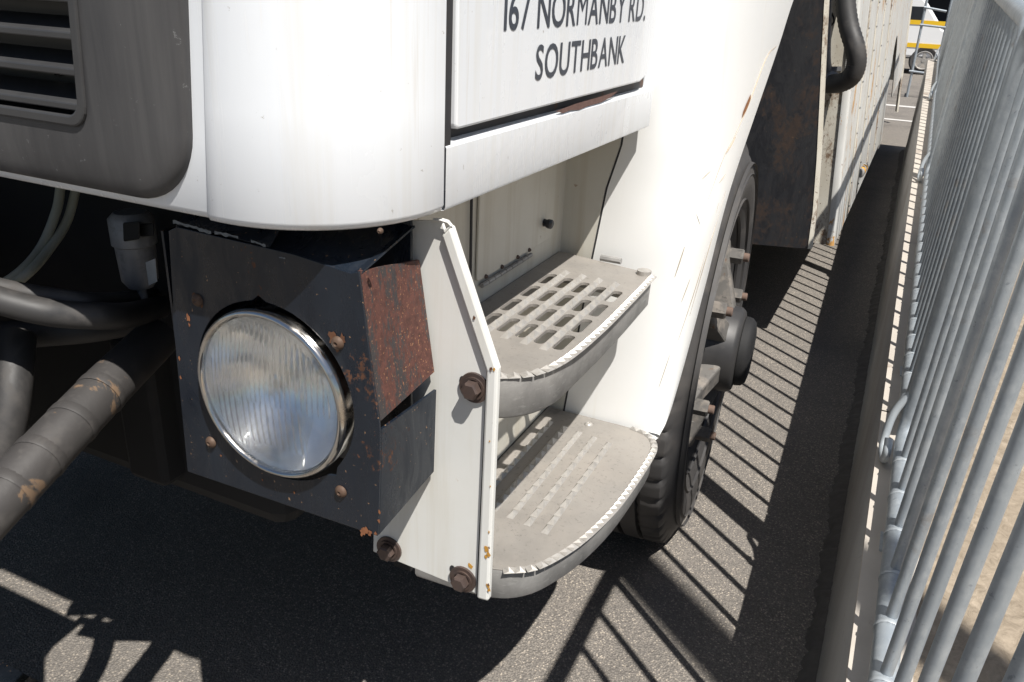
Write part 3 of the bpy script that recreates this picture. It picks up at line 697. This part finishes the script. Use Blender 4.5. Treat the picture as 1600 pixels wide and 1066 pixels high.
# --- under the nose: canister, plate, tubes, hoses, chassis
def U(px, py, y): return on(px, py, 'y', y)
c0, c1 = U(205, 345, .72), U(222, 455, .72); ax_ = (c1-c0).normalized(); Lc = (c1-c0).length
MB().lathe([(-.012, .0001), (-.012, .020), (-.004, .028), (.030, .028), (.032, .025), (Lc*.82, .023), (Lc*.93, .016), (Lc*.95, .006), (Lc*1.12, .006), (Lc*1.12, .0001)], c0, ax_, 28).obj('filter_canister', CANM, truck, smooth=45)
MB().hexa([U(x, y, .690) for x, y in ((193, 378), (218, 374), (219, 346), (192, 348))], [U(x, y, .712) for x, y in ((193, 378), (218, 374), (219, 346), (192, 348))]).obj('electrical_plug', DARK, truck, bevel=.002)
MB().hexa([U(x, y, .700) for x, y in ((219, 370), (240, 369), (240, 349), (219, 350))], [U(x, y, .718) for x, y in ((219, 370), (240, 369), (240, 349), (219, 350))]).obj('plug_collar', DARK, truck, bevel=.002)
MB().add([U(x, y, .6935) for x, y in ((228, 410), (243, 404), (246, 440), (233, 446))], [(0, 1, 2, 3)]).obj('paper_label', LABELM, truck, solid=.0006)
q_ = [U(x, y, .80) for x, y in ((118, 345), (152, 352), (172, 442), (140, 435))]
MB().hexa(q_, [p+Vector((0, .006, 0)) for p in q_]).obj('mounting_plate', CANM, truck, bevel=.001)
for x, y in ((126, 363), (150, 370), (136, 412), (160, 420)): MB().lathe([(0, .0065), (.001, .0065), (.001, .0001)], U(x, y, .7985), (0, -1, 0), 14).obj('mounting_hole', DARK, truck)
def hose(nm, pts, r, m, n=14, sm=7): MB().tube(spline(pts, sm), r, n).obj(nm, m, truck, smooth=60)
hose('air_tube', [U(95, 290, .74), U(88, 330, .72), (U(65, 385, .68)), U(28, 428, .62), U(-40, 470, .56)], .0062, TUBEW)
hose('air_tube', [U(120, 290, .76), U(105, 345, .73), (U(75, 392, .68)), U(38, 432, .62), U(-30, 480, .56)], .0062, TUBEW)
hose('air_tube', [U(30, 300, .86), U(60, 370, .84), U(110, 410, .82), U(170, 445, .80), U(250, 490, .80)], .010, HOSE)
hose('coolant_hose', [U(-90, 440, .52), U(0, 470, .545), U(80, 489, .575), U(160, 494, .605), U(205, 492, .66), U(250, 480, .76)], .0165, HOSE)
hose('coolant_hose', [U(-90, 425, .54), U(0, 450, .560), U(70, 463, .590), U(140, 472, .615), U(190, 470, .68), U(240, 462, .78)], .0120, HOSE)
hose('brake_hose', [U(-60, 530, .60), U(60, 520, .65), U(150, 512, .70), U(250, 495, .80)], .020, HOSE)
hose('brake_hose', [U(26, 528, .60), U(22, 570, .575), U(16, 630, .55), U(0, 720, .52), U(-20, 800, .50)], .0230, HOSE)
MB().box((-2.45, .78, .58), (-.70, 1.9, 1.18)).obj('engine_block', DARK, truck, bevel=.03)
MB().box((-.98, .74, .62), (-.90, 12.2, .86)).obj('chassis_rail', DARK, truck, bevel=.01)
MB().box((-2.36, .74, .62), (-2.28, 12.2, .86)).obj('chassis_rail', DARK, truck, bevel=.01)
MB().box((-2.4, 1.86, .36), (-.62, 2.24, .62)).obj('front_axle', DARK, truck, bevel=.05)
rows = []
for x, q in ((-2.72, .03), (-2.68, .01), (-2.6, 0), (-1.04, 0), (-.97, .008), (-.94, .03)):
    rows.append([(x, .52, .40), (x, .42+q, .40+q*.3), (x, .400+q, .42+q*.3), (x, .400+q, .60), (x, .412+q, .61), (x, .412+q, .66), (x, .400+q, .67), (x, .400+q, 1.02-q*.3), (x, .42+q, 1.05-q*.3), (x, .52, 1.06)])
MB().grid(rows).obj('added_shade_bumper', BLKST, truck, smooth=35, solid=.004)  # unseen bumper added to shade the ground under the nose
MB().box((-2.8, .62, .84), (-1.35, .76, 1.10)).obj('front_crossmember', DARK, truck, bevel=.02)
MB().box((-.64, .70, .84), (-.56, .76, 1.14)).obj('lamp_support', DARK, truck, bevel=.01)
MB().box((-2.80, .60, .05+.55), (-2.56, 1.3, 1.14)).obj('far_headlight_housing', BLKST, truck)

# --- tow tube in front
tow = thing('tow_bar', (-1.62, -.95, 0), 'grey taped tow bar tube slanting out from under the truck nose', 'tow bar')
t0, t1, t2 = U(245, 528, .72), U(170, 602, .60), U(0, 780, .43)
dv = (t2-t1).normalized()
MB().tube([t0, t1, t1.lerp(t2, .5), t2, t2+dv*.35], .0290, 24).obj('tube', TAPE, tow, smooth=60)
tip = t2+dv*.35
MB().tube([tip, Vector((-1.62, -.80, .12))], .034, 20).obj('tube', TAPE, tow, smooth=60)
MB().tube([Vector((-2.25, .70, .80)), Vector((-1.62, -.80, .12))], .034, 20).obj('tube', TAPE, tow, smooth=60)
MB().lathe([(-.05, .03), (-.05, .07), (.05, .07), (.05, .03), (-.05, .03)], (-1.62, -.88, .073), (0, 0, 1), 28).obj('towing_eye', WHEELD, tow, smooth=40)
for k in (.08, .36, .66, .93):
    c = t1.lerp(t2, k); MB().lathe([(-.006, .0293), (-.004, .0299), (.006, .0299), (.008, .0293)], c, (dv+Vector((.12, .05, .1))).normalized(), 24).obj('tape_band', TAPE, tow, smooth=60)

# --- front wheel
WC = Vector((-.288, 2.015, .520)); WR = .535
wheel = bpy.data.objects.new('front_wheel', None); COL.objects.link(wheel); wheel.parent = truck; BASE[wheel] = BASE[truck]
c_ = WC-BASE[truck]; wheel.matrix_local = Matrix.Translation(c_) @ Matrix.Rotation(R(3.2), 4, 'Z') @ Matrix.Translation(-c_)
tp = [(.105, .285), (.085, .292), (.045, .315), (.016, .365), (.002, .415), (0, .440), (.006, .470), (.018, .495), (.026, .502), (.030, .519), (.036, .529), (.052, .5335),
      (.078, .5345), (.080, .522), (.088, .522), (.090, .535), (.128, .535), (.130, .522), (.139, .522), (.141, .535), (.176, .535), (.178, .522), (.187, .522), (.189, .535), (.226, .5345), (.228, .522), (.236, .522), (.238, .533), (.262, .529), (.275, .51), (.292, .44), (.28, .36), (.24, .30)]
def tmod(j, k, h, r):
    if 9 <= j <= 11 and k % 6 == 0: return h+.003, r-.006
    if j in (13, 14) and k % 4 == 0: return h-.003, r
    if j in (17, 18) and k % 4 == 2: return h+.003, r
    return h, r
MB().lathe([(h, r) for h, r in tp], WC, (-1, 0, 0), 300, tmod).obj('tyre', RUBBER, wheel, smooth=38)
rb = MB()
for r in (.478, .452, .388, .345): rb.lathe([(h_, r+d) for h_, d in ((.0045 if r > .44 else .012 if r > .36 else .026, -.003), (-.0015 if r > .44 else .004 if r > .36 else .019, 0), (.006 if r > .44 else .012 if r > .36 else .026, .003))], WC, (-1, 0, 0), 96)
rb.obj('sidewall_ribs', RUBBER, wheel, smooth=40)
MB().lathe([(.075, .296), (.068, .292), (.070, .280), (.100, .270), (.125, .262), (.20, .255), (.24, .29)], WC, (-1, 0, 0), 64).obj('rim', WHEELM, wheel, smooth=45)
MB().lathe([(.16, .255), (.165, .18), (.15, .17), (.15, .0001)], WC, (-1, 0, 0), 48).obj('brake_drum', WHEELD, wheel, smooth=45)
MB().lathe([(.15, .135), (.05, .130), (.02, .120), (.0, .115), (-.035, .113), (-.045, .105), (-.050, .085), (-.050, .0001)], WC, (-1, 0, 0), 40).obj('hub', WHEELD, wheel, smooth=40)
MB().lathe([(-.050, .092), (-.066, .090), (-.076, .080), (-.080, .060), (-.080, .0001)], WC, (-1, 0, 0), 40).obj('hub_cap', DARK, wheel, smooth=40)
for k in range(6):
    a = R(17+60*k); e = Vector((0, math.cos(a), math.sin(a))); s = Vector((0, -math.sin(a), math.cos(a))); X = Vector((-1, 0, 0))
    def P(r, t, h): return WC+e*r+s*t+X*h
    MB().hexa([P(.10, -.034, .055), P(.10, .034, .055), P(.272, .028, .085), P(.272, -.028, .085)], [P(.10, -.028, -.020), P(.10, .028, -.020), P(.262, .022, .030), P(.262, -.022, .030)]).obj('spoke', WHEELM, wheel, bevel=.006)
    MB().hexa([P(.205, -.030, .045), P(.205, .030, .045), P(.288, .030, .066), P(.288, -.030, .066)], [P(.205, -.022, .012), P(.205, .022, .012), P(.280, .022, .028), P(.280, -.022, .028)]).obj('rim_clamp', WHEELM, wheel, bevel=.004)
    b = MB(); b.lathe([(-.025, .020), (.014, .020), (.018, .017), (.018, .0001)], P(.242, 0, .004), (1, 0, 0), 6); nb = b.obj('wheel_nut', WHEELM, wheel, smooth=25)
    b = MB(); b.lathe([(0, .0115), (.018, .0115), (.020, .0095), (.020, .0001)], P(.242, 0, -.008), (1, 0, 0), 14); b.obj('stud', mat('rusty_stud', (.15, .095, .07), .8, 0, .8, 90, (.09, .07, .06)), wheel, smooth=40)

# --- dark sheet behind the wheel, body behind it
fy = 2.92
fpx = [(1150, 0), (1288, 0), (1285, 60), (1281, 150), (1276, 250), (1270, 330), (1262, 389), (1225, 386), (1180, 382)]
fpts = [on(px, py, 'y', fy) for px, py in fpx]; top_l = Vector((-.95, fy, 1.9)); 
poly = [(fpts[i].x, fpts[i].z) for i in range(1, 9)] + [(-.95, fpts[8].z), (-.95, 1.75), (fpts[1].x-.01, 1.75)]
plate('splash_sheet', poly, [], .004, lambda u, v, w_: (u, fy+.004-w_, v), FLAPR, truck)
ed = [on(px, py, 'y', fy-.002) for px, py in fpx[1:7]]
MB().grid([[p, p+Vector((.012, .006, 0)), p+Vector((.013, .030, 0))] for p in [Vector((ed[0].x-.01, fy, 1.75))]+ed]).obj('folded_edge', BODYC, truck, solid=.003)
LEAN = lambda z: -.095*(z-.5)
def bx(y, z): return -.118+.011*(y-3.45)+LEAN(z)
YB0 = 3.45
zs_ = [.47, .60, .9, 1.2, 1.6, 2.3]
MB().grid([[(-.95, YB0, z), (-.40, YB0, z), (bx(YB0, z)-.030, YB0, z)] for z in zs_]).obj('body_front', BODYC, truck, solid=.004)
MB().grid([[(bx(YB0, z)-.032, YB0+.004, z), (bx(YB0, z)-.028, YB0-.012, z), (bx(YB0, z)-.008, YB0-.014, z), (bx(YB0, z), YB0-.004, z), (bx(YB0, z)+.001, YB0+.006, z)] for z in zs_]).obj('corner_post', BODYS, truck, smooth=60)
cut = [3.45, 4.02, 4.62, 5.35, 6.2, 7.1]
for y0, y1 in zip(cut, cut[1:]):
    MB().grid([[(bx(y, z), y, z) for z in [max(.47-.02*(y-3.45), .36)]+zs_[1:]] for y in (y0+.004, y1-.004)]).obj('body_panel', BODYS, truck, solid=.006)
for y in cut[1:-1]:
    MB().grid([[(bx(y, z)+.002, y-.010, z), (bx(y, z)+.006, y, z), (bx(y, z)+.002, y+.010, z)] for z in zs_]).obj('panel_strip', BODYC, truck, solid=.002)
    for k in range(16):
        z = .52+.11*k; screw(truck, (bx(y, z)+.006, y, z), (1, 0, 0), .005, CANM)
# rear arch panel over the back wheel, tail section
RW = Vector((-.110, 8.25, .52))
arch = [(7.104, .36), (7.60, .36)]+[(RW.y+.66*math.cos(R(a)), RW.z+.66*math.sin(R(a))) for a in range(190, 20, -10)]+[(9.0, .60), (12.2, .60), (12.2, 2.3), (7.104, 2.3)]
plate('body_panel', arch, [], .006, lambda u, v, w_: (bx(u, v)-w_, u, v), BODYS, truck)
MB().grid([[(x, 12.2, z) for x in (-2.9, bx(12.2, z))] for z in (.55, 2.3)]).obj('tail_panel', BODYS, truck, solid=.006)
MB().grid([[(x, y, 2.3) for x in (-2.9, bx(y, 2.3))] for y in (3.45, 12.2)]).obj('body_roof', BODYS, truck, solid=.006)
MB().box((-2.9, 3.5, .50), (-.32, 12.1, .56)).obj('body_floor', DARK, truck)
MB().box((-2.92, 3.45, .5), (-2.88, 12.2, 2.3)).obj('far_body_side', BODYS, truck)
MB().grid([[(bx(12.19, z)+.001, 12.19, z), (bx(12.19, z)+.018, 12.26, z), (bx(12.19, z)-.02, 12.32, z)] for z in (.15, .6, 2.3)]).obj('tail_post', BODYC, truck, solid=.004)
rw = bpy.data.objects.new('rear_wheel', None); COL.objects.link(rw); rw.parent = truck; BASE[rw] = BASE[truck]
RT = Vector((-.115, RW.y, .515))
def rmod(j, k, h, r):
    if 9 <= j <= 12 and k % 4 in (0, 1): return h+.018, r-.022
    return h, r
MB().lathe(tp, RT, (-1, 0, 0), 96, rmod).obj('tyre', RUBBER, rw, smooth=38)
MB().lathe([(.075, .296), (.07, .28), (.16, .25), (.17, .12), (.05, .10), (.05, .0001)], RT, (-1, 0, 0), 40).obj('rim', WHEELM, rw, smooth=40)
MB().box((-2.4, 8.1, .40), (-.42, 8.4, .66)).obj('rear_axle', DARK, truck, bevel=.05)
# breather hose and pipe on the body front
B = lambda px, py, y: on(px, py, 'y', y)
hp = spline([B(1322, -40, 3.40), B(1321, 0, 3.38), B(1326, 40, 3.36), B(1336, 75, 3.34), B(1338, 100, 3.34), B(1330, 120, 3.35), B(1312, 130, 3.38), B(1288, 131, 3.43)], 10)
MB().tube(hp, [.034+.0018*(i % 2) for i in range(len(hp))], 16).obj('ribbed_hose', HOSE, truck, smooth=40)
MB().tube([B(1302, 124, 3.40), B(1284, 131, 3.46)], .030, 14).obj('hose_spigot', CANM, truck, smooth=40)
hose('pipe', [B(1296, -20, 3.42), B(1294, 40, 3.42), B(1293, 90, 3.42), B(1296, 112, 3.43)], .012, CANM)
MB().hexa([B(x, y, 3.42) for x, y in ((1285, 112), (1315, 111), (1315, 104), (1285, 104))], [B(x, y, 3.445) for x, y in ((1285, 112), (1315, 111), (1315, 104), (1285, 104))]).obj('pipe_clip', CANM, truck)
hose('wire', [B(1290, 10, 3.43), B(1300, 22, 3.42), B(1303, 34, 3.42), B(1293, 46, 3.43)], .0035, DARK)
for k in range(5):  # side latches, ochre stained
    y = 4.72+.11*k; p = Vector((bx(y, .56)+.004, y, .56-.01*k))
    MB().lathe([(0, .026), (.012, .024), (.020, .014), (.020, .0001)], p, (1, -.3, 0), 12).obj('side_latch', CHIP if k % 2 else ALUS, truck, smooth=40)

# ------------------------------------------------------------------ crowd barriers on the wall
HB = .84                                             # rail to rail
SP = .122
def rail_pt(y, h=0.0): return Vector((FX(y)+.030*h, y, FZ(y)+.030+h))
def barrier(y0, y1, label):
    base = rail_pt(y0)-Vector((0, 0, .03)); t = thing('crowd_barrier', base, label, 'barrier', 'crowd barriers on the retaining wall')
    rr = .05; P = []
    def c(y, h): return rail_pt(y, h)
    ln = [c(y0+rr, 0), c(y1-rr, 0)]
    loop = []
    for (cy, ch, a0) in ((y1-rr, rr, -90), (y1-rr, HB-rr, 0), (y0+rr, HB-rr, 90), (y0+rr, rr, 180)):
        for k in range(6):
            a = R(a0+90*k/5); loop.append(c(cy+rr*math.cos(a), ch+rr*math.sin(a)))
    loop.append(loop[0]); loop.append(loop[1])
    MB().tube(loop, .0205, 16, cap=False).obj('frame', GALV, t, smooth=60)
    n = int(round((y1-y0)/SP))
    me = None
    for k in range(1, n):
        y = y0+(y1-y0)*k/n; b = MB().tube([c(y, .010), c(y, HB-.010)], .0090, 12, cap=False)
        b.obj('bar', GALV, t, smooth=60)
        q = MB().lathe([(-.004, .0214), (-.003, .0220), (.003, .0220), (.004, .0214)], c(y-.014, 0), (c(y1, 0)-c(y0, 0)), 14)
        q.obj('weld_bead', GALVO, t, smooth=60)
    # hook on the far end, eye on the near end
    h0 = c(y1-.005, .06)
    hk = spline([c(y1, .10)+Vector((-.015, 0, 0)), c(y1-.01, .05)+Vector((-.036, 0, 0)), c(y1-.03, -.012)+Vector((-.040, 0, 0)), c(y1-.075, -.026)+Vector((-.034, 0, 0)), c(y1-.10, .004)+Vector((-.034, 0, 0)), c(y1-.085, .03)+Vector((-.036, 0, 0))], 6)
    MB().tube(hk, .0085, 12).obj('hook', GALVO, t, smooth=60)
    for yf in (y0+.35, y1-.35):
        f = c(yf, 0); zf = upper(yf)+.003
        MB().tube([Vector((f.x, yf, f.z-.012)), Vector((f.x, yf, zf+.004))], .012, 10).obj('foot', GALVO, t)
        MB().box((f.x-.022, yf-.03, zf), (f.x+.03, yf+.03, zf+.005)).obj('foot_plate', GALVO, t)
    return t
joins = [-2.1, -.70, 1.80, 4.40, 7.00, 9.60]
labs = ['short galvanised barrier standing ahead of the truck nose', 'galvanised barrier beside the cab steps, hooked to the next one by its bottom corner', 'galvanised barrier standing beside the front wheel of the truck',
        'galvanised barrier standing beside the front of the rusty truck body', 'galvanised barrier standing beside the rear wheel of the truck']
for (a0, a1), lb in zip(zip(joins, joins[1:]), labs): barrier(a0+.025, a1-.025, lb)

# ------------------------------------------------------------------ plain steel post added outside the frame (its shadow crosses the asphalt)
lp = Vector((2.04, -.19, upper(-.19)))
col_ = thing('steel_post', lp, 'tall plain grey steel post rising from the dry ground beyond the barriers', 'post')
MB().tube([lp+Vector((0, 0, -.02)), lp+Vector((0, 0, 5.15))], .075, 24).obj('column', GALVO, col_, smooth=60)
MB().lathe([(0, .078), (.02, .078), (.05, .05), (.06, .0001)], lp+Vector((0, 0, 5.152)), (0, 0, 1), 24).obj('cap', GALVO, col_, smooth=40)
MB().box(lp+Vector((-.15, -.15, -.004)), lp+Vector((.15, .15, .012))).obj('base_plate', GALVO, col_, bevel=.003)

# ------------------------------------------------------------------ far end of the lane
def far(px, py, y): return on(px, py, 'y', y)
MB().box((-30, 34, 0), (40, 44, 1.0)).obj('tmp_shed', BLDG) if False else None
shed = thing('dark_shed', (0, 36, 0), 'dark blue grey open shed behind the parked vehicles', 'building')
MB().box((-24, 38, 0), (26, 38.3, 5.2)).obj('back_wall', BLDG, shed)
MB().box((-24, 30.5, 3.1), (26, 38.3, 5.4)).obj('roof', BLDG, shed)
for x in (-14, -7, 3.4, 10, 17): MB().box((x-.15, 30.6, 0), (x+.15, 30.9, 3.1)).obj('column', BLDG, shed)
for yy, ww in ((14.6, .22), (12.6, .14)):
    MB().box((-6, yy, .0035), (3, yy+ww, .0045)).obj('road_line', LINEM, kind='structure')
def van(loc, mbody, label, h, L, stripes, cat, nm):
    t = thing(nm, loc, label, cat); x, y, z = loc; wd = 1.9
    pr_ = [(-L/2, .38), (-L/2, 1.0), (-L/2+.12, h*.72), (-L/2+.35, h), (L/2-.9, h), (L/2-.35, h*.62), (L/2-.02, h*.52), (L/2, .38)]
    n = len(pr_); vs = [(x+u, y, z+v) for u, v in pr_]+[(x+u, y+wd, z+v) for u, v in pr_]
    MB().add(vs, [tuple(range(n)), tuple(range(2*n-1, n-1, -1))]+[(i, (i+1) % n, n+(i+1) % n, n+i) for i in range(n)]).obj('body', mbody, t, bevel=.06)
    for s in stripes: MB().box((x-L/2+.05, y-.012, z+s), (x+L/2-.12, y-.004, z+s+.10)).obj('stripe', YEL, t)
    for k in (-L*.28, L*.02): MB().box((x+k, y-.010, z+h*.66), (x+k+L*.2, y-.003, z+h*.88)).obj('window', GLASSD, t)
    for u in (-L*.32, L*.30):
        wv = bpy.data.objects.new('wheel', None); COL.objects.link(wv); wv.parent = t; BASE[wv] = BASE[t]
        MB().lathe([(0, .18), (-.02, .22), (-.03, .30), (.0, .335), (.18, .335), (.2, .2)], (x+u, y+.02, z+.335), (0, 1, 0), 28).obj('tyre', RUBBER, wv, smooth=40)
        b = MB()
        for k in range(5):
            a = R(72*k+20); e = Vector((math.cos(a), 0, math.sin(a))); s_ = Vector((-math.sin(a), 0, math.cos(a))); c = Vector((x+u, y-.012, z+.335))
            b.add([c+e*.03-s_*.035, c+e*.03+s_*.035, c+e*.2+s_*.03, c+e*.2-s_*.03], [(0, 1, 2, 3)])
        b.lathe([(-.02, .0001), (-.02, .05), (0, .06)], (x+u, y, z+.335), (0, 1, 0), 14); b.lathe([(.0, .18), (-.025, .20), (-.02, .22)], (x+u, y, z+.335), (0, 1, 0), 28)
        b.obj('rim', ALUT, wv)
    return t
van((-.55, 23.2, 0), VANW, 'white van with yellow stripes parked beyond the truck tail', 1.75, 3.0, (.62, 1.14), 'van', 'parked_van')
van((2.75, 23.9, 0), BROWN, 'brown van with yellow stripes parked behind the steel stillage', 1.75, 3.2, (.62, 1.14), 'van', 'parked_van')
# steel stillage / gate frame standing across the lane
st = thing('steel_stillage', (.45, 16.5, 0), 'galvanised open steel frame standing at the end of the lane', 'frame')
for x in (.12, .50, .88):
    MB().tube([(x, 16.5, 0), (x-.04, 16.5, 1.62 if x < .6 else 1.2)], .022, 10).obj('post', GALV, st, smooth=60)
for z in (.42, 1.18, 1.20+.26): MB().tube([(.06, 16.48, z+.02), (.95 if z < 1.3 else .42, 16.48, z-.03)], .020, 10).obj('rail', GALV, st, smooth=60)
for x in (.12, .88): MB().tube([(x, 16.5, .05), (x, 17.3, .05)], .02, 10).obj('foot', GALV, st, smooth=60)
